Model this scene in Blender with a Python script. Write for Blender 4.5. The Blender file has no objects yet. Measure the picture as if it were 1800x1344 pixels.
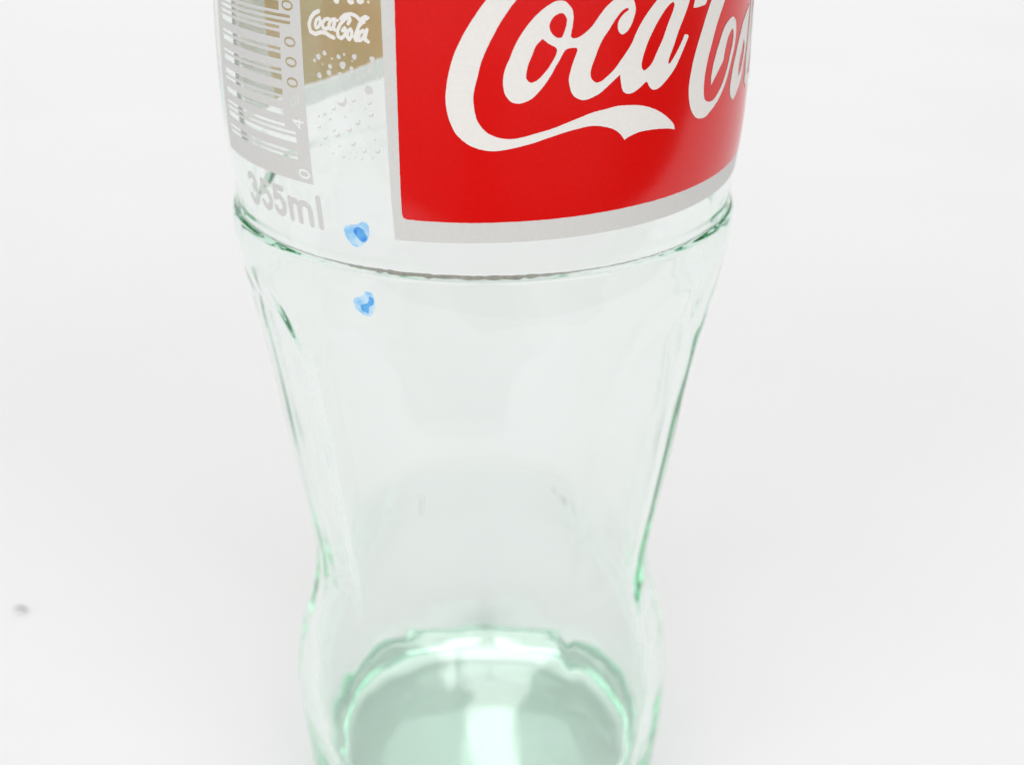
import bpy, bmesh, math, random
from mathutils import Vector, noise
from mathutils.geometry import delaunay_2d_cdt

# ------------------------------------------------------------------ scene, camera, light
S = bpy.context.scene
C = S.collection
MM = 0.001
S.view_settings.view_transform = 'Standard'
S.view_settings.look = 'None'
S.view_settings.gamma = 1.0
S.view_settings.exposure = -0.28
S.view_settings.use_curve_mapping = False
S.render.engine = 'CYCLES'
cy = S.cycles
cy.use_denoising = True
cy.max_bounces = 96
cy.transmission_bounces = 96
cy.glossy_bounces = 64
cy.transparent_max_bounces = 24
cy.diffuse_bounces = 5
cy.caustics_reflective = True
cy.caustics_refractive = True
cy.blur_glossy = 0.3
cy.sample_clamp_indirect = 25.0

cam_data = bpy.data.cameras.new('camera')
cam = bpy.data.objects.new('camera', cam_data)
C.objects.link(cam)
S.camera = cam
cam.location = (0, -136 * MM, 150 * MM)
cam.rotation_euler = (math.radians(90 - 28.5), 0, 0)
cam_data.sensor_width = 36
cam_data.lens = 40
cam_data.shift_x = 51 / 1800
cam_data.clip_start = 0.005
cam_data.clip_end = 50
cam_data.dof.use_dof = True
cam_data.dof.focus_distance = 0.110
cam_data.dof.aperture_fstop = 27

W = bpy.data.worlds.new('World')
S.world = W
W.use_nodes = True
bg = W.node_tree.nodes['Background']
bg.inputs[0].default_value = (1.0, 0.995, 0.99, 1)
bg.inputs[1].default_value = 0.565

def area(name, loc, target, size, size_y, power, col=(1, 1, 1)):
    d = bpy.data.lights.new(name, 'AREA')
    d.shape = 'RECTANGLE'; d.size = size; d.size_y = size_y; d.energy = power; d.color = col
    o = bpy.data.objects.new(name, d); C.objects.link(o)
    o.location = loc
    o.rotation_euler = (Vector(target) - Vector(loc)).to_track_quat('-Z', 'Y').to_euler()
    return o
area('window', (.06, 2.0, 2.05), (0, 0, .03), .3, 1.0, 8.0)
area('back_fill', (0, 2.5, 2.3), (0, 0, .03), 3.0, 1.3, 50.0)  # added unseen fill behind the bottle, brightens the base disc
area('front_fill', (-1.15, -1.95, 1.25), (0, 0, .08), 2.2, 1.9, 31.0)  # added unseen fill, front left, lifts the printed label
area('front_fill', (1.15, -1.95, 1.25), (0, 0, .08), 2.2, 1.9, 30.0)  # added unseen fill, front right, lifts the printed label


# ------------------------------------------------------------------ materials
def mat(name):
    m = bpy.data.materials.new(name); m.use_nodes = True
    nt = m.node_tree
    return m, nt, nt.nodes, nt.links, nt.nodes['Principled BSDF']

def noise_mix(nt, scale, c1, c2, detail=4, lo=.35, hi=.65, coord='Object'):
    tc = nt.nodes.new('ShaderNodeTexCoord'); n = nt.nodes.new('ShaderNodeTexNoise')
    n.inputs['Scale'].default_value = scale; n.inputs['Detail'].default_value = detail
    r = nt.nodes.new('ShaderNodeValToRGB')
    r.color_ramp.elements[0].position = lo; r.color_ramp.elements[1].position = hi
    r.color_ramp.elements[0].color = (*c1, 1); r.color_ramp.elements[1].color = (*c2, 1)
    nt.links.new(tc.outputs[coord], n.inputs['Vector']); nt.links.new(n.outputs['Fac'], r.inputs['Fac'])
    return r, n, tc

def ink(name, c1, c2, rough, ior=1.26, scale=2600, metallic=0.0, bump=0.1):
    m, nt, N, L, p = mat(name)
    r, n, tc = noise_mix(nt, scale, c1, c2)
    L.new(r.outputs[0], p.inputs['Base Color'])
    p.inputs['Roughness'].default_value = rough
    p.inputs['Metallic'].default_value = metallic
    p.inputs['IOR'].default_value = ior
    b = N.new('ShaderNodeBump'); b.inputs['Strength'].default_value = bump; b.inputs['Distance'].default_value = 2e-5
    n2 = N.new('ShaderNodeTexNoise'); n2.inputs['Scale'].default_value = 2600
    L.new(tc.outputs['Object'], n2.inputs['Vector']); L.new(n2.outputs['Fac'], b.inputs['Height'])
    L.new(b.outputs[0], p.inputs['Normal'])
    return m

M_RED = ink('red_enamel', (0.70, 0.0005, 0.0004), (0.74, 0.001, 0.0008), 0.16, ior=1.5)
M_WHITE = ink('white_enamel', (0.83, 0.81, 0.78), (0.86, 0.845, 0.82), 0.4)
M_SILVER = ink('silver_grey_enamel', (0.67, 0.67, 0.655), (0.695, 0.695, 0.68), 0.4, scale=2500)
def thin_paper(name, c1, c2, scale, alpha=1.0):
    m, nt, N, L, p = mat(name)
    r, n, tc = noise_mix(nt, scale, c1, c2, 5)
    n.inputs['Roughness'].default_value = 0.65
    N.remove(p)
    df = N.new('ShaderNodeBsdfDiffuse'); tl = N.new('ShaderNodeBsdfTranslucent'); mx = N.new('ShaderNodeMixShader'); mx.inputs[0].default_value = 0.5
    L.new(r.outputs[0], df.inputs[0]); L.new(r.outputs[0], tl.inputs[0]); L.new(df.outputs[0], mx.inputs[1]); L.new(tl.outputs[0], mx.inputs[2])
    tr = N.new('ShaderNodeBsdfTransparent'); m2 = N.new('ShaderNodeMixShader')
    m2.inputs[0].default_value = alpha
    L.new(tr.outputs[0], m2.inputs[1]); L.new(mx.outputs[0], m2.inputs[2])
    L.new(m2.outputs[0], N['Material Output'].inputs['Surface'])
    return m
M_STICKER = thin_paper('tan_paper', (0.78, 0.68, 0.39), (0.84, 0.57, 0.30), 70)
M_MARGIN = thin_paper('pale_sticker_paper', (0.88, 0.90, 0.84), (0.93, 0.94, 0.89), 80)
M_GREEN_BAND = thin_paper('pale_green_film', (0.66, 0.80, 0.70), (0.76, 0.86, 0.78), 160, .42)
M_GROOVE_REFRACT = thin_paper('painted_groove_refraction', (0.22, 0.19, 0.13), (0.36, 0.33, 0.25), 1500, .75)  # refraction tone of the ridge groove, put into colour
nt = M_GROOVE_REFRACT.node_tree
gr = nt.nodes.new('ShaderNodeMix'); gr.data_type = 'RGBA'  # painted refraction goes from brown centre to grey-green ends
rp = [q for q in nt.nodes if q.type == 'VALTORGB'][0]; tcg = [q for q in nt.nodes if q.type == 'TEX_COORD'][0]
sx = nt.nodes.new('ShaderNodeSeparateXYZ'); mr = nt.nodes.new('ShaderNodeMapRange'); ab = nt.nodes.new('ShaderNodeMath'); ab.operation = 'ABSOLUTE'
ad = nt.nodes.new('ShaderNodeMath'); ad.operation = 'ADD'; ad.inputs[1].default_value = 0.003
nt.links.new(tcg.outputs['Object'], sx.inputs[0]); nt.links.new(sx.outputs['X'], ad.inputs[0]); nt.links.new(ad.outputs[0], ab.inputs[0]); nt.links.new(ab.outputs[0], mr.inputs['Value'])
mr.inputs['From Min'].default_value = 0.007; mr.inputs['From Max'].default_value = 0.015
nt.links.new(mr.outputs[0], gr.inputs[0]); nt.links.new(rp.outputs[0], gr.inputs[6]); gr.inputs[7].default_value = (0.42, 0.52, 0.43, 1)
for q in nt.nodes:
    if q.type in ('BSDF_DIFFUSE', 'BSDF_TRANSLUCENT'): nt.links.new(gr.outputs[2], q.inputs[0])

m, nt, N, L, p = mat('green_tinted_glass'); M_GLASS = m
N.remove(p)
g = N.new('ShaderNodeBsdfGlass'); g.inputs['IOR'].default_value = 1.4; g.inputs['Roughness'].default_value = 0.0
va = N.new('ShaderNodeVolumeAbsorption'); va.inputs['Color'].default_value = (0.0, 0.86, 0.44, 1); va.inputs['Density'].default_value = 10.5
out = N['Material Output']
L.new(g.outputs[0], out.inputs['Surface']); L.new(va.outputs[0], out.inputs['Volume'])
tc = N.new('ShaderNodeTexCoord'); mp = N.new('ShaderNodeMapping'); mp.inputs['Scale'].default_value = (1, 1, .45)
n1 = N.new('ShaderNodeTexNoise'); n1.inputs['Scale'].default_value = 160; n1.inputs['Detail'].default_value = 1.5
b = N.new('ShaderNodeBump'); b.inputs['Strength'].default_value = 0.3; b.inputs['Distance'].default_value = 4e-5
L.new(tc.outputs['Object'], mp.inputs['Vector']); L.new(mp.outputs[0], n1.inputs['Vector'])
L.new(n1.outputs['Fac'], b.inputs['Height']); L.new(b.outputs[0], g.inputs['Normal'])

def blue_ink(name, c_lo, c_hi, alpha):
    m, nt, N, L, p = mat(name)
    r, n, tc = noise_mix(nt, 900, c_lo, c_hi, 3, .35, .62)
    L.new(r.outputs[0], p.inputs['Base Color'])
    p.inputs['Roughness'].default_value = 0.35
    p.inputs['Alpha'].default_value = alpha
    return m
M_BLUE_L = blue_ink('pale_blue_ink', (0.22, 0.58, 0.94), (0.56, 0.80, 0.97), .92)
M_BLUE_D = blue_ink('strong_blue_ink', (0.005, 0.24, 0.84), (0.12, 0.48, 0.94), .88)

m, nt, N, L, p = mat('white_paper'); M_PAPER = m
r, n, tc = noise_mix(nt, 9, (0.862, 0.856, 0.86), (0.882, 0.876, 0.88), 5, .3, .7)
p.inputs['Roughness'].default_value = 0.75
p.inputs['Specular IOR Level'].default_value = 0.25
L.new(r.outputs[0], p.inputs['Base Color'])
b = N.new('ShaderNodeBump'); b.inputs['Strength'].default_value = 0.15; b.inputs['Distance'].default_value = 4e-4
n2 = N.new('ShaderNodeTexNoise'); n2.inputs['Scale'].default_value = 14; n2.inputs['Detail'].default_value = 6
L.new(tc.outputs['Object'], n2.inputs['Vector']); L.new(n2.outputs['Fac'], b.inputs['Height']); L.new(b.outputs[0], p.inputs['Normal'])
m, nt, N, L, p = mat('brown_wood'); M_WOOD = m
tc = N.new('ShaderNodeTexCoord'); mp = N.new('ShaderNodeMapping'); mp.inputs['Scale'].default_value = (3, 40, 3)
n3 = N.new('ShaderNodeTexNoise'); n3.inputs['Scale'].default_value = 2; n3.inputs['Detail'].default_value = 8
rr = N.new('ShaderNodeValToRGB'); rr.color_ramp.elements[0].color = (0.07, 0.04, 0.022, 1); rr.color_ramp.elements[1].color = (0.15, 0.09, 0.05, 1)
L.new(tc.outputs['Object'], mp.inputs['Vector']); L.new(mp.outputs[0], n3.inputs['Vector']); L.new(n3.outputs['Fac'], rr.inputs['Fac']); L.new(rr.outputs[0], p.inputs['Base Color'])
p.inputs['Roughness'].default_value = 0.5
M_SPECK = ink('grey_fibre', (0.10, 0.10, 0.10), (0.16, 0.155, 0.15), 0.8, ior=1.1)

# ------------------------------------------------------------------ helpers
def link(name, me, m=None, parent=None):
    o = bpy.data.objects.new(name, me); C.objects.link(o)
    if m: me.materials.append(m)
    if parent: o.parent = parent
    return o

def smooth(me):
    for q in me.polygons: q.use_smooth = True

def lerp_table(t, z):
    if z <= t[0][0]: return t[0][1]
    for i in range(len(t) - 1):
        if z <= t[i + 1][0]:
            z0, r0 = t[i]; z1, r1 = t[i + 1]
            # monotone-ish cubic through neighbours
            zm, rm = t[max(i - 1, 0)]; zp, rp = t[min(i + 2, len(t) - 1)]
            h = z1 - z0; s = (r1 - r0) / h
            m0 = ((r1 - rm) / (z1 - zm)) if i > 0 else s
            m1 = ((rp - r0) / (zp - z0)) if i + 2 < len(t) else s
            if s == 0: m0 = m1 = 0
            else:
                m0 = 0 if m0 * s < 0 else math.copysign(min(abs(m0), 3 * abs(s)), s)
                m1 = 0 if m1 * s < 0 else math.copysign(min(abs(m1), 3 * abs(s)), s)
            u = (z - z0) / h
            return (2*u**3 - 3*u*u + 1)*r0 + (u**3 - 2*u*u + u)*h*m0 + (-2*u**3 + 3*u*u)*r1 + (u**3 - u*u)*h*m1
    return t[-1][1]

# bottle outside: height (mm) -> radius (mm)
OUT = [(5.0, 27.05), (9.74, 27.44), (15.7, 27.68), (20.7, 28.08), (25.8, 28.31), (30.8, 28.14), (36.25, 27.30), (40.8, 26.03), (44.7, 24.99),
       (48.6, 24.27), (52.2, 24.10), (57.3, 24.58), (63.5, 25.43), (73.3, 26.78), (80.1, 27.58), (86.4, 28.51), (89.8, 29.05), (93.4, 29.58),
       (96.6, 30.05), (99.6, 30.52), (101.5, 30.68), (103.2, 30.64), (103.9, 30.56), (104.14, 30.38), (104.38, 29.95), (104.62, 29.97), (104.8, 30.02), (105.2, 30.04), (106.7, 30.1), (108.1, 30.14), (110.2, 30.33),
       (112.2, 30.51), (114.9, 30.62), (118.1, 30.64), (121.3, 30.58), (124.4, 30.45), (127.4, 30.3), (134, 29.9), (142, 29.2), (150, 28.0), (158, 26.2),
       (168, 23.2), (180, 19.6), (192, 16.6), (204, 14.6), (216, 13.4), (226, 13.0)]
INN = [(18.0, 25.1), (20, 25.4), (25.8, 25.7), (30.8, 25.5), (36.25, 24.6), (41, 23.3), (45.5, 22.2), (50, 21.65), (54, 21.75), (60, 22.5), (73.3, 24.3),
       (86.4, 26.0), (96.6, 27.4), (103, 27.9), (108, 27.9), (118, 28.2), (127, 27.9), (142, 26.8), (150, 25.5), (158, 23.7), (168, 20.7),
       (180, 17.1), (192, 14.1), (204, 12.1), (216, 10.9), (226, 10.2)]
R0 = 30.5
def sstep(a, b, x):
    t = min(max((x - a) / (b - a), 0), 1); return t * t * (3 - 2 * t)
GROOVE = math.radians(28)
def flute(ang, z, amp=1.0):
    """moulded scoops between ten upright ridges, each scoop with an arched top below the bead"""
    if z > 100: return 0.0
    c = math.sqrt(math.sin(5 * (ang - GROOVE)) ** 2 + 0.02) - 0.14
    top = 99.2 - 8.0 * (1 - min(c / .87, 1)) ** 1.6
    a = sstep(top, top - 5.5, z) * (0.13 + 0.22 * sstep(38, 50, z) + 0.40 * sstep(55, 85, z)) * sstep(2.0, 9.0, z)
    return -amp * a * c
def wob(ang, z, seed, k):
    x, y = math.sin(ang), math.cos(ang)
    return k * (noise.noise(Vector((x * 2.2 + seed, y * 2.2, z * .045))) + .5 * noise.noise(Vector((x * 5 + seed, y * 5, z * .11))))
OUT_SOFT = [q for q in OUT if not 103.5 < q[0] < 105.0]
def bead(ang, z):
    """the groove under the bead is crisp in front and shallow towards the far side of the mould"""
    r = lerp_table(OUT, z)
    if 103 < z < 105.3:
        a = abs((ang + math.pi) % (2 * math.pi) - math.pi)
        w = sstep(math.radians(48), math.radians(95), a)
        r = r * (1 - w) + lerp_table(OUT_SOFT, z) * w
    return r
def r_out(ang, z):
    return bead(ang, z) + flute(ang, z) + wob(ang, z, 3.1, .05)
def on_bottle(u, z, off):
    a = u / R0
    r = r_out(a, z) + off
    return Vector((r * math.sin(a), -r * math.cos(a), z)) * MM

# ------------------------------------------------------------------ setting: the paper the bottle stands on
bm = bmesh.new()
NX, NY = 90, 90
def spread(t, lo, hi): return lo + (hi - lo) * t
vs = []
for i in range(NX + 1):
    row = []
    for j in range(NY + 1):
        p = i / NX * 2 - 1
        x = 1.1 * (0.3 * p + 0.7 * p ** 3)
        y = -0.17 + 0.36 * x + 2.0 * (j / NY) ** 1.8
        d = math.hypot(x, y)
        h = 0.0010 * noise.noise(Vector((x * 5, y * 5, 7.7))) * sstep(0.05, 0.25, d) + .0022 * noise.noise(Vector((x * 1.7, y * 1.7, 2.2))) * sstep(.08, .5, d)
        row.append(bm.verts.new((x, y, h - 0.0004)))
    vs.append(row)
for i in range(NX):
    for j in range(NY):
        bm.faces.new((vs[i][j], vs[i + 1][j], vs[i + 1][j + 1], vs[i][j + 1]))
me = bpy.data.meshes.new('white_paper_surface'); bm.to_mesh(me); bm.free(); smooth(me)
paper = link('white_paper_surface', me, M_PAPER); paper['kind'] = 'structure'
# the brown table top the sheet lies on: nothing of it is in frame, the glass mirrors it
bm = bmesh.new()
bmesh.ops.create_cube(bm, size=1)
for v in bm.verts: v.co = Vector((v.co.x * 3.0, v.co.y * 3.2 + .35, v.co.z * .03 - .0185))
me = bpy.data.meshes.new('table_top'); bm.to_mesh(me); bm.free()
table = link('table_top', me, M_WOOD); table['kind'] = 'structure'

# ------------------------------------------------------------------ the bottle
bottle = bpy.data.objects.new('glass_bottle', None); C.objects.link(bottle)
bottle['label'] = 'clear green-tinted glass soda bottle with red label and white script, standing on white paper'
bottle['category'] = 'bottle'

NA = 640
rings = []           # each: (fn(angle) -> (radius, z))
def ring_o(z): return lambda a: (r_out(a, z), z)
def ring_c(r, z, k=0.0): return lambda a: (r + k * flute(a, 9.0), z)
# base underside: dimple centre -> bearing ring -> heel
for r, z in ((1.2, 1.0), (5, 1.0), (10, .93), (15, .75), (19, .48), (22, .18), (23.5, .02), (24.2, .0), (25, .2), (25.7, .7), (26.3, 1.5), (26.65, 2.7), (26.85, 3.8)):
    rings.append(ring_c(r, z, sstep(23, 26.5, r) * .6))
z = 5.0
while z < 226:
    rings.append(ring_o(z))
    z += 0.06 if 103.2 < z < 105.4 else (0.5 if z < 135 else 2.0)
# crown finish and lip
for r, z in ((13.0, 226), (13.1, 227.5), (14.6, 228.6), (15.2, 230), (15.2, 231.5), (14.4, 232.6), (13.0, 233.4), (12.7, 235.5), (12.9, 238), (13.2, 239.5), (13.1, 241.2), (12.4, 242.5), (11.2, 243), (10.0, 242.4), (9.6, 240.5), (9.8, 233)):
    rings.append(ring_c(r, z))
zi = 226.0
def ring_i(z): return lambda a: (lerp_table(INN, z) + flute(a, z, .9 - .3 * sstep(45, 85, z)) + wob(a, z, 9.4, .06), z)
while zi > 18.0:
    rings.append(ring_i(zi)); zi -= 1.0 if zi < 135 else 2.5
FLOOR = [(25.0, 17.6), (24.9, 17.1), (24.7, 16.7), (24.3, 16.35), (23.6, 16.1), (22.3, 15.95), (20.5, 15.85), (18, 15.8), (15, 15.8), (11, 15.85), (7, 15.9), (3.5, 15.95), (1.2, 15.95)]
fl = []
for (r0, z0), (r1, z1) in zip(FLOOR, FLOOR[1:]):
    m_ = max(1, int(math.hypot(r1 - r0, z1 - z0) / .45))
    fl += [(r0 + (r1 - r0) * k / m_, z0 + (z1 - z0) * k / m_) for k in range(m_)]
for r, z in fl + [FLOOR[-1]]:
    rings.append((lambda r, z: lambda a: (r + sstep(17, 23, r) * (flute(a, 18, .9) + wob(a, 18, 9.4, .06)), z + .10 * math.sin(3 * a + 1) * sstep(4, 12, r) * sstep(24, 18, r) + .035 * noise.noise(Vector((r * math.sin(a) * .17, r * math.cos(a) * .07, 5))) * sstep(3, 8, r)))(r, z))
verts = []; faces = []
for f in rings:
    for k in range(NA):
        a = 2 * math.pi * k / NA
        r, z = f(a)
        verts.append((r * math.sin(a) * MM, -r * math.cos(a) * MM, z * MM))
for i in range(len(rings) - 1):
    for k in range(NA):
        k2 = (k + 1) % NA
        faces.append((i * NA + k, i * NA + k2, (i + 1) * NA + k2, (i + 1) * NA + k))
faces.append(tuple(range(NA - 1, -1, -1)))
faces.append(tuple((len(rings) - 1) * NA + k for k in range(NA)))
me = bpy.data.meshes.new('glass_body'); me.from_pydata(verts, [], faces); me.update(); smooth(me)
bmn = bmesh.new(); bmn.from_mesh(me); bmesh.ops.recalc_face_normals(bmn, faces=bmn.faces); bmn.to_mesh(me); bmn.free()
glass = link('glass_body', me, M_GLASS, bottle)

# ------------------------------------------------------------------ printing on the glass: outlines in (arc length, height), millimetres
rng = random.Random(4)
def refine(pts, step=0.12, jit=0.012, corner=55):
    n = len(pts); P = [Vector(q) for q in pts]
    sharp = []
    for i in range(n):
        a = P[i] - P[i - 1]; b = P[(i + 1) % n] - P[i]
        sharp.append(a.length > 0 and b.length > 0 and abs(a.angle_signed(b)) > math.radians(corner))
    res = []
    for i in range(n):
        p0, p1, p2, p3 = P[i - 1], P[i], P[(i + 1) % n], P[(i + 2) % n]
        t1 = (p2 - p1) if sharp[i] else (p2 - p0) * .5
        t2 = (p2 - p1) if sharp[(i + 1) % n] else (p3 - p1) * .5
        ln = (p2 - p1).length
        t1 = t1.normalized() * min(t1.length, ln * 1.2) if t1.length > 0 else t1
        t2 = t2.normalized() * min(t2.length, ln * 1.2) if t2.length > 0 else t2
        m = max(1, int(ln / step))
        for k in range(m):
            u = k / m
            q = (2*u**3 - 3*u*u + 1)*p1 + (u**3 - 2*u*u + u)*t1 + (-2*u**3 + 3*u*u)*p2 + (u**3 - u*u)*t2
            res.append(q + Vector((rng.uniform(-jit, jit), rng.uniform(-jit, jit))))
    return res

def inside(polys, x, y):
    c = False
    for P in polys:
        j = len(P) - 1
        for i in range(len(P)):
            yi, yj = P[i][1], P[j][1]
            if (yi > y) != (yj > y) and x < (P[j][0] - P[i][0]) * (y - yi) / (yj - yi) + P[i][0]: c = not c
            j = i
    return c

def inside_any(polys, x, y): return any(inside([P], x, y) for P in polys)

def printed(name, polys, off, m, parent, cell=0.8, union=False, surf=on_bottle):
    co = []; ed = []
    for P in polys:
        s = len(co); co += [Vector((q[0], q[1])) for q in P]
        ed += [(s + i, s + (i + 1) % len(P)) for i in range(len(P))]
    test = inside_any if union else inside
    x0 = min(c.x for c in co); x1 = max(c.x for c in co); y0 = min(c.y for c in co); y1 = max(c.y for c in co)
    i = 1
    while x0 + i * cell < x1:
        j = 1
        while y0 + j * cell < y1:
            q = (x0 + i * cell + rng.uniform(-.1, .1) * cell, y0 + j * cell + rng.uniform(-.1, .1) * cell)
            if test(polys, *q): co.append(Vector(q))
            j += 1
        i += 1
    v, e, f, _, _, _ = delaunay_2d_cdt(co, ed, [], 0, 1e-5)
    keep = []
    for t in f:
        cx = sum(v[k].x for k in t) / len(t); cyy = sum(v[k].y for k in t) / len(t)
        if test(polys, cx, cyy): keep.append(tuple(t))
    used = sorted({k for t in keep for k in t}); mp = {k: i for i, k in enumerate(used)}
    me = bpy.data.meshes.new(name)
    me.from_pydata([surf(v[k].x, v[k].y, off) for k in used], [], [tuple(mp[k] for k in t) for t in keep])
    me.update()
    bmx = bmesh.new(); bmx.from_mesh(me)
    for fc in bmx.faces:
        c = fc.calc_center_median()
        if fc.normal.x * c.x + fc.normal.y * c.y < 0: fc.normal_flip()
    bmx.to_mesh(me); bmx.free(); smooth(me)
    return link(name, me, m, parent)

def stroke(pts, w, n=8):
    """outline quads and round joints of a thick line, to be filled as a union"""
    P = [Vector(q) for q in pts]; polys = []
    for i, q in enumerate(P):
        polys.append([(q.x + w / 2 * math.cos(2 * math.pi * k / n), q.y + w / 2 * math.sin(2 * math.pi * k / n)) for k in range(n)])
        if i + 1 < len(P):
            d = (P[i + 1] - q)
            if d.length < 1e-6: continue
            nn = Vector((-d.y, d.x)).normalized() * w / 2
            a, b, c, e = q + nn, P[i + 1] + nn, P[i + 1] - nn, q - nn
            polys.append([tuple(a), tuple(b), tuple(c), tuple(e)])
    return polys

def font_outlines(text, size, bold=0.0):
    cu = bpy.data.curves.new('t', 'FONT'); cu.body = text; cu.size = size; cu.offset = bold; cu.resolution_u = 6
    o = bpy.data.objects.new('t', cu); C.objects.link(o)
    dg = bpy.context.evaluated_depsgraph_get()
    cu.fill_mode = 'NONE'
    dg.update()
    me = bpy.data.meshes.new_from_object(o.evaluated_get(dg))
    nb = {}
    for ed in me.edges:
        a, b = ed.vertices; nb.setdefault(a, []).append(b); nb.setdefault(b, []).append(a)
    loops = []; seen = set()
    for s in nb:
        if s in seen: continue
        lp = [s]; seen.add(s); cur = s
        while True:
            nx = [k for k in nb[cur] if k not in seen]
            if not nx: break
            cur = nx[0]; seen.add(cur); lp.append(cur)
        if len(lp) > 2: loops.append([(me.vertices[k].co.x, me.vertices[k].co.y) for k in lp])
    bpy.data.objects.remove(o); bpy.data.curves.remove(cu); bpy.data.meshes.remove(me)
    return loops

def rect(x0, y0, x1, y1): return [(x0, y0), (x1, y0), (x1, y1), (x0, y1)]

C1=[(0.28,131.44),(-0.62,130.27),(-1.62,128.76),(-2.44,127.19),(-2.86,126.12),(-3.21,124.83),(-3.38,123.79),(-3.48,122.78),(-3.37,121.55),(-3.02,120.36),(-2.44,119.29),(-1.48,118.45),(-0.59,118.03),(0.32,117.81),(1.1,117.75),(2.11,117.86),(3.63,118.16),(4.91,118.47),(6.5,118.93),(8.11,119.34),(9.35,119.55),(10.19,119.66),(11.05,119.63),(12.02,119.41),(12.84,119.12),(13.61,118.59),(14.16,117.9),(14.76,118.19),(16.01,118.46),(17.75,118.44),(19.4,118.24),(20.53,117.96),(20.3,118.52),(19.42,119.32),(18.15,120.17),(16.75,120.78),(15.54,121.11),(14.29,121.25),(13.18,121.3),(11.86,121.13),(10.56,120.94),(9.31,120.58),(8.09,120.2),(6.48,119.68),(5.13,119.37),(3.91,119.06),(2.89,118.9),(1.99,118.93),(1.09,119.16),(0.19,119.68),(-0.49,120.58),(-0.78,121.54),(-0.9,122.65),(-0.81,123.53),(-0.53,124.61),(-0.16,126.02),(0.48,127.49),(1.41,129.2),(2.34,130.58),(3.04,131.41),(4.49,132.93),(5.71,133.66),(6.63,133.54),(6.47,132.68),(7.34,132.36),(8.44,133.09),(8.76,134.23),(7.98,135.3),(6.23,135.73),(3.96,134.84),(1.87,133.25)]
OCA=[(5.37,130.46),(6.08,130.93),(6.69,131.21),(7.23,131.25),(7.66,131.14),(8.04,130.79),(8.32,130.37),(8.42,129.82),(8.36,129.05),(8.24,128.44),(8.18,128.08),(8.43,127.9),(8.87,127.93),(9.49,128.23),(10.32,128.9),(11.09,129.83),(11.74,130.51),(12.47,131.01),(13.36,131.4),(14.11,131.29),(14.63,130.85),(14.89,130.11),(14.76,129.39),(14.45,128.68),(14.03,128.14),(13.54,127.9),(13.19,128.07),(12.98,128.52),(13.01,129.02),(13.38,129.55),(13.79,129.86),(14.07,129.98),(14.1,130.17),(13.79,130.19),(13.23,129.87),(12.63,129.22),(12.04,128.42),(11.44,127.67),(11.0,126.85),(10.64,125.96),(10.33,125.17),(10.23,124.54),(10.4,124.06),(10.83,123.73),(11.36,123.8),(12.02,124.22),(12.68,124.74),(13.41,125.55),(13.97,126.2),(14.58,127.01),(15.06,127.94),(15.78,129.01),(16.44,129.74),(17.39,130.62),(18.23,131.15),(19.48,131.44),(20.9,131.4),(22.25,131.15),(21.77,130.17),(21.63,129.84),(21.02,128.69),(20.33,127.49),(19.71,126.14),(19.21,125.13),(19.08,124.61),(19.29,124.58),(19.78,125.06),(20.43,125.87),(20.93,126.58),(21.22,127.05),(21.69,126.99),(21.8,126.79),(21.42,126.16),(20.76,125.11),(20.18,124.22),(19.44,123.46),(18.81,122.95),(17.99,122.43),(17.27,122.36),(16.79,122.74),(16.52,123.21),(16.31,123.2),(15.74,122.8),(14.99,122.42),(14.43,122.33),(14.05,122.42),(13.71,122.72),(13.5,123.44),(13.38,124.22),(13.07,124.02),(12.21,123.38),(11.36,122.76),(10.43,122.35),(9.63,122.2),(9.01,122.39),(8.5,122.8),(8.2,123.51),(8.08,124.28),(8.21,124.86),(8.35,125.42),(8.65,126.21),(8.89,126.85),(8.75,127.06),(8.01,127.02),(7.64,126.84),(7.16,126.07),(6.75,125.4),(6.33,124.67),(5.75,123.85),(5.06,123.07),(4.53,122.6),(3.81,122.3),(3.22,122.21),(2.62,122.39),(2.17,122.87),(1.96,123.34),(1.85,124.13),(1.92,124.93),(2.13,125.61),(2.44,126.29),(2.76,127.07),(3.17,127.9),(3.75,128.77),(4.46,129.64)]
H1=[(7.3,130.17),(6.69,130.0),(6.27,129.53),(6.13,129.03),(6.34,128.47),(6.83,128.03),(7.32,128.01),(7.56,128.47),(7.74,129.08),(7.8,129.57),(7.61,129.96)]
H2=[(5.5,127.98),(6.1,127.53),(6.71,127.2),(6.89,126.88),(6.67,126.26),(6.02,125.26),(5.13,124.35),(4.53,124.09),(4.17,124.27),(3.99,124.59),(4.15,125.62),(4.56,126.63),(4.91,127.41)]
H3=[(19.44,130.28),(19.66,130.0),(19.41,129.33),(18.85,128.3),(18.24,126.97),(17.58,125.87),(16.99,124.87),(16.25,124.34),(15.9,124.46),(15.77,124.9),(16.02,125.93),(16.51,127.05),(17.24,128.24),(18.09,129.3),(18.89,130.02)]
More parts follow.
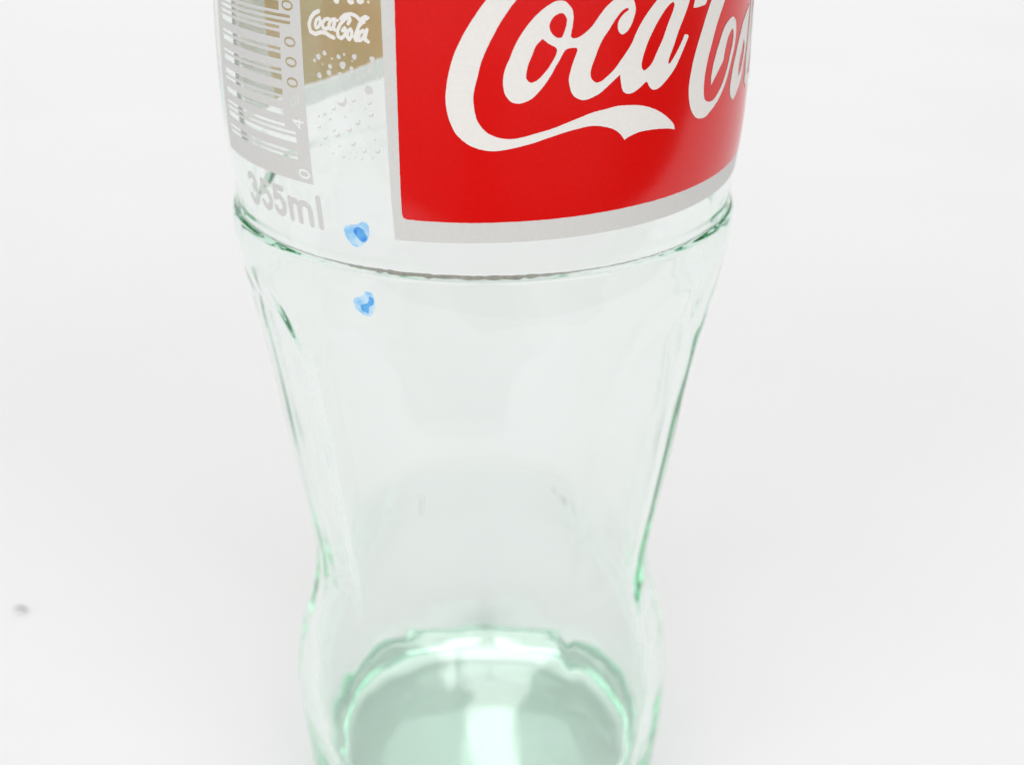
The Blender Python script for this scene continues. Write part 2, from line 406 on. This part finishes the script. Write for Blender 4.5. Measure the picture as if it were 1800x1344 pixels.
C2=[(25.37,129.74),(24.63,128.53),(23.93,127.13),(23.31,125.83),(22.8,124.55),(22.55,123.68),(22.3,122.43),(22.24,121.59),(22.39,120.61),(22.75,119.63),(23.37,118.84),(23.94,118.45),(24.57,118.3),(25.4,118.29),(26.23,118.64),(27.28,119.22),(28.16,119.87),(29.06,120.79),(29.65,121.67),(30.34,122.93),(31.0,124.2),(31.33,125.42),(31.26,126.45),(30.91,127.11),(30.16,127.47),(29.22,127.27),(28.34,126.81),(27.74,126.11),(27.2,125.21),(26.77,124.43),(26.26,123.27),(26.03,122.19),(26.07,121.37),(26.94,122.18),(27.8,122.94),(28.36,123.46),(28.64,124.36),(29.1,125.4),(29.77,126.08),(30.26,126.33),(30.6,125.8),(30.49,124.8),(29.98,123.72),(29.69,123.05),(29.2,122.11),(28.41,121.02),(27.45,120.17),(26.66,119.76),(25.87,119.73),(25.16,120.05),(24.86,120.57),(24.75,121.41),(24.84,122.7),(25.27,124.27),(25.77,125.44),(26.41,126.91),(27.13,128.07),(28.05,129.39),(28.76,130.64),(30.09,131.93),(31.33,132.31),(31.89,131.59),(31.44,130.56),(32.53,130.41),(33.66,131.64),(33.11,133.07),(31.23,133.72),(28.89,133.34),(26.76,131.69)]
HY=[(22.57,130.08),(22.36,129.41),(22.84,129.35),(24.24,129.46),(24.58,129.84),(24.98,130.53),(23.15,130.74)]
O2=[(36.35,127.9),(35.08,127.33),(33.59,126.41),(32.85,125.46),(32.07,124.26),(31.49,123.17),(30.96,122.03),(30.63,120.79),(30.63,119.83),(30.99,119.22),(31.72,118.74),(32.31,118.93),(33.36,119.67),(34.26,120.55),(34.91,122.13),(35.51,123.33),(35.83,124.16)]
H4=[(33.22,122.89),(32.92,121.9),(32.97,120.94),(33.59,121.34),(34.25,122.27),(34.69,123.79),(34.31,124.57),(33.67,123.44)]
B1=[(-14.82,108.65),(-13.99,109.08),(-13.22,109.21),(-12.44,109.64),(-11.9,109.28),(-11.88,108.29),(-12.2,107.55),(-12.83,106.97),(-13.22,106.73),(-13.98,106.78),(-14.49,107.32),(-14.83,107.95)]
B1b=[(-13.68,108.57),(-13.11,108.95),(-12.54,108.76),(-12.3,108.23),(-12.12,107.84),(-12.66,107.35),(-13.16,107.61),(-13.52,108.03)]
B2=[(-13.82,101.07),(-12.72,101.68),(-12.42,102.14),(-11.73,102.13),(-11.4,101.53),(-11.4,100.54),(-11.94,99.43),(-12.66,99.29),(-13.42,99.66),(-13.87,100.27)]
B2b=[(-13.13,100.46),(-12.23,100.89),(-11.97,101.71),(-11.55,101.5),(-11.61,100.8),(-12.08,100.42),(-12.21,99.59),(-12.89,99.82)]
DOTS=[(-16.93,125.16,0.19),(-16.46,125.56,0.317),(-15.72,125.98,0.264),(-14.87,125.56,0.127),(-14.12,125.8,0.253),(-13.49,126.08,0.148),(-12.39,125.96,0.296),(-10.54,125.9,0.296),(-15.99,124.92,0.106),(-15.12,124.8,0.253),(-13.69,125.08,0.401),(-12.65,125.56,0.106),(-16.43,123.82,0.317),(-15.25,124.22,0.317),(-14.03,124.18,0.264),(-13.0,124.37,0.211),(-12.73,124.82,0.264),(-11.5,124.42,0.264),(-10.71,124.91,0.422),(-12.11,123.93,0.211),(-10.06,124.28,0.211),(-13.93,121.73,0.634),(-12.63,121.96,0.296),(-10.96,123.0,0.507),(-10.95,121.86,0.296),(-14.93,120.9,0.296),(-16.02,120.26,0.253),(-16.78,119.88,0.19),(-11.41,121.25,0.148),(-10.8,120.77,0.296),(-13.64,120.25,0.169),(-15.38,119.8,0.19),(-12.28,119.86,0.37),(-17.81,120.92,0.19),(-12.88,120.92,0.106),(-12.3,119.86,0.346),(-13.24,119.07,0.346),(-15.0,118.78,0.23),(-14.65,118.39,0.36),(-16.12,117.87,0.288),(-11.16,119.49,0.173),(-12.89,117.74,0.36),(-10.54,118.38,0.202),(-16.74,117.08,0.173),(-14.51,117.28,0.202),(-15.65,117.11,0.115),(-11.68,117.13,0.288),(-10.26,117.28,0.317),(-15.32,116.4,0.173),(-14.07,116.26,0.202),(-12.84,116.36,0.173),(-12.0,116.31,0.173),(-10.83,116.59,0.202),(-13.35,116.19,0.13),(-13.24,116.75,0.115),(-12.46,116.85,0.101),(-11.63,118.14,0.072),(-10.84,120.68,0.23),(-16.76,119.91,0.202),(-16.04,120.13,0.173),(-15.46,119.78,0.173),(-16.75,118.87,0.259)]
SMALL=[([(-16.27,129.73),(-16.78,129.51),(-17.24,129.05),(-17.48,128.44),(-17.32,127.78),(-16.7,127.63),(-16.03,127.87),(-15.48,127.84),(-15.06,127.63),(-14.58,127.5)],0.3),([(-16.17,129.15),(-16.56,128.91),(-16.74,128.43),(-16.58,128.19),(-16.24,128.39),(-16.07,128.79),(-16.17,129.15)],0.26),([(-15.14,129.16),(-15.57,129.04),(-15.85,128.68),(-15.8,128.27),(-15.42,128.22),(-15.04,128.46)],0.27),([(-14.4,129.19),(-14.82,129.07),(-15.09,128.67),(-15.05,128.26),(-14.73,128.28),(-14.46,128.72),(-14.4,129.19),(-14.62,128.46),(-14.43,128.21)],0.27),([(-14.3,129.03),(-14.07,129.11)],0.2),([(-12.97,128.89),(-12.74,129.24),(-12.86,129.52),(-13.32,129.27),(-13.83,128.78),(-14.15,128.17),(-14.11,127.67),(-13.75,127.52),(-13.39,127.78),(-13.2,128.25),(-13.33,128.49),(-13.61,128.22)],0.27),([(-13.77,129.28),(-13.31,129.65),(-12.66,129.79),(-12.11,129.65),(-11.73,129.31),(-11.29,129.14)],0.26),([(-12.72,128.45),(-13.03,128.18),(-13.09,127.68),(-12.89,127.48),(-12.63,127.8),(-12.58,128.22),(-12.72,128.45)],0.26),([(-11.09,129.64),(-11.48,129.45),(-11.88,128.68),(-12.29,127.74),(-12.19,127.48),(-11.89,127.52)],0.28),([(-11.68,128.86),(-11.24,129.34),(-10.85,129.57)],0.22),([(-11.4,128.39),(-11.74,128.2),(-11.94,127.69),(-11.75,127.49),(-11.41,127.73),(-11.01,128.5),(-11.21,127.82),(-11.17,127.54),(-11.0,127.52)],0.27),([(-10.91,127.43),(-10.89,127.42)],0.26)]
TOPT=[([(-14.27,130.84),(-14.11,130.8)],0.5),([(-12.84,130.91),(-12.64,130.77),(-12.44,130.84)],0.35),([(-11.85,130.96),(-11.66,130.86),(-11.41,130.98)],0.35),([(-10.81,130.94),(-10.79,130.93)],0.22)]


SLOPE = 0.021
def tilt(q): return (q[0], q[1] + SLOPE * max(q[0], 0))
# red label: silver-grey border band, red field, white script
TOPZ = 141.0
silver = refine([tilt((-9.03, 108.12)), tilt((20, 108.12)), tilt((52.4, 108.12)), (52.4, TOPZ + 1), (20, TOPZ + 1), (-9.9, TOPZ + 1), (-9.25, 120)], .5, .012)
redf = refine([(-8.09, 111.0), (-8.0, 110.62), (-7.6, 110.47), tilt((0, 110.44)), tilt((25, 110.44)), tilt((51.3, 110.44)), (51.4, TOPZ), (25, TOPZ), (-8.35, TOPZ), (-8.1, 122)], .3, .016, 70)
lab = printed('red_label', [redf], .05, M_RED, bottle)
lab['label'] = 'glossy red label field with white script lettering'
printed('label_border', [silver, redf], .05, M_SILVER, lab)
for nm, polys in (('letter', [C1]), ('letter', [OCA, H1, H2, H3]), ('hyphen', [HY]), ('letter', [C2]), ('letter', [O2, H4])):
    printed(nm, [refine(P) for P in polys], .085, M_WHITE, lab, cell=.6)
# the script goes on round the side of the bottle, out of the camera's sight
LL = [[(36.6, 120.0), (38.0, 122.5), (40.0, 127.0), (41.8, 131.5), (42.6, 135.2), (41.6, 137.2), (39.9, 135.6), (38.6, 131.5), (37.4, 126.0), (36.6, 121.6), (37.4, 119.4), (39.2, 119.6), (40.6, 121.6)]]
printed('letter', [q for a in LL for q in stroke(a, 1.3)], .085, M_WHITE, lab, union=True)
AA = [[(44.4, 126.2), (42.6, 126.4), (41.0, 123.6), (40.8, 120.6), (42.0, 119.4), (43.6, 121.2), (44.8, 125.0), (45.2, 126.8), (44.2, 122.0), (44.6, 119.8), (46.0, 120.4), (47.4, 122.6)]]
printed('letter', [q for a in AA for q in stroke(a, 1.2)], .085, M_WHITE, lab, union=True)

# bar code block: silver-grey print, bars and figures left as bare glass
Lc = ['0001101', '0011001', '0010011', '0111101', '0100011', '0110001', '0101111', '0111011', '0110111', '0001011']
digs = [0, 4, 9, 0, 0, 0, 0, 5, 0, 1, 0, 0]
code = '101' + ''.join(Lc[d] for d in digs[:6]) + '01010' + ''.join(''.join('1' if c == '0' else '0' for c in Lc[d]) for d in digs[6:]) + '101'
XM = 0.2875; Z0 = 114.9
polys = [refine([(-18.12, 112.6), (-26, 112.6), (-35.6, 112.6), (-35.6, 128), (-35.6, 144), (-26, 144), (-18.9, 144), (-18.5, 128)], .4, .01)]
i = 0
bars = []
while i < 95:
    if code[i] == '1':
        j = i
        while j < 95 and code[j] == '1': j += 1
        long = i < 10 or 45 <= i < 50 or i >= 85
        z0 = Z0 + i * XM; z1 = Z0 + j * XM
        bars.append((z0, z1, -19.95 if long else -21.5)); i = j
    else: i += 1
for z0, z1, ur in bars:
    polys.append([(-33.9 + k * (ur + 33.9) / 14, z0 + rng.uniform(-.02, .02)) for k in range(15)] + [(ur - k * (ur + 33.9) / 14, z1 + rng.uniform(-.02, .02)) for k in range(15)])
def figure(ch, uc, zc, size):
    lo = font_outlines(ch, size)
    xs = [x for l in lo for x, y in l]; ys = [y for l in lo for x, y in l]
    mx = (min(xs) + max(xs)) / 2; my = (min(ys) + max(ys)) / 2
    # figures read upwards: x -> height, y -> towards the left
    return [[(uc - (y - my), zc + (x - mx)) for x, y in l] for l in lo]
for ch, uc, zc in (('0', -19.3, 113.55), ('4', -19.55, 118.65), ('9', -19.8, 120.75), ('0', -20.0, 122.65), ('0', -20.05, 124.6), ('0', -20.1, 126.5), ('0', -20.3, 129.85), ('5', -20.4, 131.8), ('0', -20.45, 133.7), ('1', -20.5, 135.6), ('0', -20.5, 137.5)):
    polys += figure(ch, uc, zc, 2.25)
bc = printed('barcode_panel', polys, .05, M_SILVER, bottle, cell=.9)
bc['label'] = 'silver grey bar code block with upright figures'

# volume marking
def arc(cx, cyy, rx, ry, a0, a1, n=10): return [(cx + rx * math.cos(math.radians(a0 + (a1 - a0) * k / n)), cyy + ry * math.sin(math.radians(a0 + (a1 - a0) * k / n))) for k in range(n + 1)]
five = [(1.75, 3.05), (.5, 3.05), (.35, 1.85)] + arc(.95, 1.15, .85, .95, 130, -150)
three = arc(.85, 2.35, .8, .75, 150, -70) + arc(.85, 1.0, .95, .95, 80, -150)
vol = []
for dx, gl in ((-30.3, [three]), (-27.55, [five]), (-25.05, [five]), (-22.45, [[(.3, .1), (.3, 2.3)], [(.3, 1.2)] + arc(1.0, 1.6, .7, .62, 170, 0) + [(1.7, .1)], [(1.7, 1.2)] + arc(2.5, 1.6, .8, .62, 170, 0) + [(3.3, .1)]]), (-18.2, [[(.38, .1), (.38, 3.2)]])):
    for g_ in gl: vol += stroke([(dx + x, 107.95 + y * 1.02) for x, y in g_], .72, 10)
o = printed('volume_marking', vol, .05, M_SILVER, bottle, cell=.4, union=True)
o['label'] = 'silver grey lettering reading 355ml'
# small script and the scatter of printed bubbles
o = printed('small_script', [q for a, w in SMALL for q in stroke(a, w * 1.3)], .05, M_WHITE, bottle, cell=.3, union=True)
o['label'] = 'small white script lettering'
o = printed('small_text', [q for a, w in TOPT for q in stroke(a, w)], .05, M_WHITE, bottle, cell=.3, union=True)
bub = []
for u, z, r in DOTS:
    r *= .9
    if z > 122.9:
        n = 10; ph = rng.random() * 6
        bub.append([(u + r * (1 + .15 * math.sin(ph + 3 * k)) * math.cos(6.283 * k / n), z + r * (1 + .15 * math.cos(ph + 2 * k)) * math.sin(6.283 * k / n)) for k in range(n)])
    else:
        ax = -math.pi / 2 + .55
        outer = [(u + r * math.cos(ax + t), z + r * math.sin(ax + t)) for t in [(-1.75 + 3.5 * k / 10) for k in range(11)]]
        inner = [(u - .62 * r * math.cos(ax) + r * .95 * math.cos(ax + t), z - .62 * r * math.sin(ax) + r * .95 * math.sin(ax + t)) for t in [(1.2 - 2.4 * k / 8) for k in range(9)]]
        bub.append(outer + inner)
o = printed('bubble_print', bub, .05, M_SILVER, bottle, cell=.5, union=True)
o['kind'] = 'stuff'

# blue ink dabs
for a, b_, lb in ((B1, B1b, 'blue ink dab just above the moulded ridge'), (B2, B2b, 'blue ink dab just below the moulded ridge')):
    o = printed('ink_dab', [refine(a, .1, .02, 80)], .05, M_BLUE_L, bottle, cell=.3)
    o['label'] = lb
    printed('ink_core', [refine(b_, .1, .03, 80)], .075, M_BLUE_D, o, cell=.3)

# sticker on the far side, seen through the glass
BK = math.pi * R0
def far(l): return [(-BK - f, z) for f, z in l]
o = printed('back_sticker', [refine(far(((-38, 112.0), (-28, 112.2), (-21, 112.7), (-14.8, 113.9), (-5, 115), (10, 117), (10, 143), (-20, 143), (-39, 143), (-39, 124.5))), .25, .10, 60)], .06, M_STICKER, bottle, cell=1.2)
o['label'] = 'tan paper sticker on the far side, seen through the glass'
printed('sticker_margin', [refine(far(((-38.1, 112), (-39.1, 124.5), (-39.1, 143), (-51, 143), (-51, 113), (-44, 112))), .3, .04, 60)], .06, M_MARGIN, o, cell=1.2)
printed('green_band', [refine(far(((-36, 109.5), (-28, 109.7), (-21, 110.2), (-14.8, 111.0), (-5, 112), (10, 113.5), (10, 116.8), (-5, 114.8), (-14.8, 113.7), (-21, 112.5), (-28, 112.0), (-36, 111.8))), .2, .12, 70)], .06, M_GREEN_BAND, o, cell=.8)  # pale green translucent band below the sticker edge

# dark refraction along the moulded groove, painted as a thin coloured strip
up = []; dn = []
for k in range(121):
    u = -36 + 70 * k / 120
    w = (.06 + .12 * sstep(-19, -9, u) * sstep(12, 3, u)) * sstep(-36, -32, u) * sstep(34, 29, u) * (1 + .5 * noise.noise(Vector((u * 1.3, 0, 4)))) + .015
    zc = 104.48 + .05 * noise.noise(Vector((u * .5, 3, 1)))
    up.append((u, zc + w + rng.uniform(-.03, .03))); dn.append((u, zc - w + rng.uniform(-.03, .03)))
o = printed('groove_refraction', [up + dn[::-1]], .03, M_GROOVE_REFRACT, bottle, cell=.15)
o['label'] = 'thin brown line painted as the dark refraction in the moulded groove'

# shallow moulded marks on the far wall, low down
for l in (((16.9, 45.0), (17.6, 44.8), (17.8, 44.0)), ((18.6, 44.4), (19.1, 43.8), (18.9, 43.2)), ((20.0, 44.3), (20.6, 43.2)), ((22.6, 44.8), (23.6, 44.2), (23.8, 42.6)), ((-11.8, 42.4), (-11.8, 41.0), (-11.6, 38.8))):
    P = [Vector(q) for q in far(l)]
    bm = bmesh.new(); prev = None
    fine = [P[0].lerp(P[1], k / 5) for k in range(5)] + [P[-2].lerp(P[-1], k / 5) for k in range(6)]
    for i, q in enumerate(fine):
        d = (fine[min(i + 1, len(fine) - 1)] - fine[max(i - 1, 0)]).normalized(); nn = Vector((-d.y, d.x))
        hw = .28 * (1 if 0 < i < len(fine) - 1 else .3)
        ring = [bm.verts.new(on_bottle(q.x + nn.x * hw * e, q.y + nn.y * hw * e, h)) for e, h in ((-1, .004), (-.6, .04), (0, .055), (.6, .04), (1, .004))]
        if prev:
            for k in range(4): bm.faces.new((prev[k], prev[k + 1], ring[k + 1], ring[k]))
            bm.faces.new((prev[4], prev[0], ring[0], ring[4]))
        else: bm.faces.new(ring[::-1])
        prev = ring
    bm.faces.new(prev)
    bmesh.ops.recalc_face_normals(bm, faces=bm.faces)
    me = bpy.data.meshes.new('embossed_mark'); bm.to_mesh(me); bm.free(); smooth(me)
    link('embossed_mark', me, M_GLASS, glass)

# a fibre lying on the paper
bm = bmesh.new()
pts = [Vector((0, 0, .1)), Vector((.9, .35, .35)), Vector((1.9, .2, .3)), Vector((2.7, -.4, .12)), Vector((3.3, -.3, .1))]
prev = None
for i, q in enumerate(pts):
    w = (.08, .24, .28, .2, .05)[i]
    ring = [bm.verts.new((q.x * MM, (q.y + w * math.cos(6.283 * k / 8)) * MM, (q.z + .6 * w * (1 + math.sin(6.283 * k / 8))) * MM)) for k in range(8)]
    if prev:
        for k in range(8): bm.faces.new((prev[k], prev[(k + 1) % 8], ring[(k + 1) % 8], ring[k]))
    else: bm.faces.new(ring[::-1])
    prev = ring
bm.faces.new(prev)
me = bpy.data.meshes.new('lint_speck'); bm.to_mesh(me); bm.free(); smooth(me)
o = link('lint_speck', me, M_SPECK)
o.location = (-94.8 * MM, 44.0 * MM, 0)
o['label'] = 'tiny dark speck of lint on the white paper, left of the bottle'
o['category'] = 'lint'
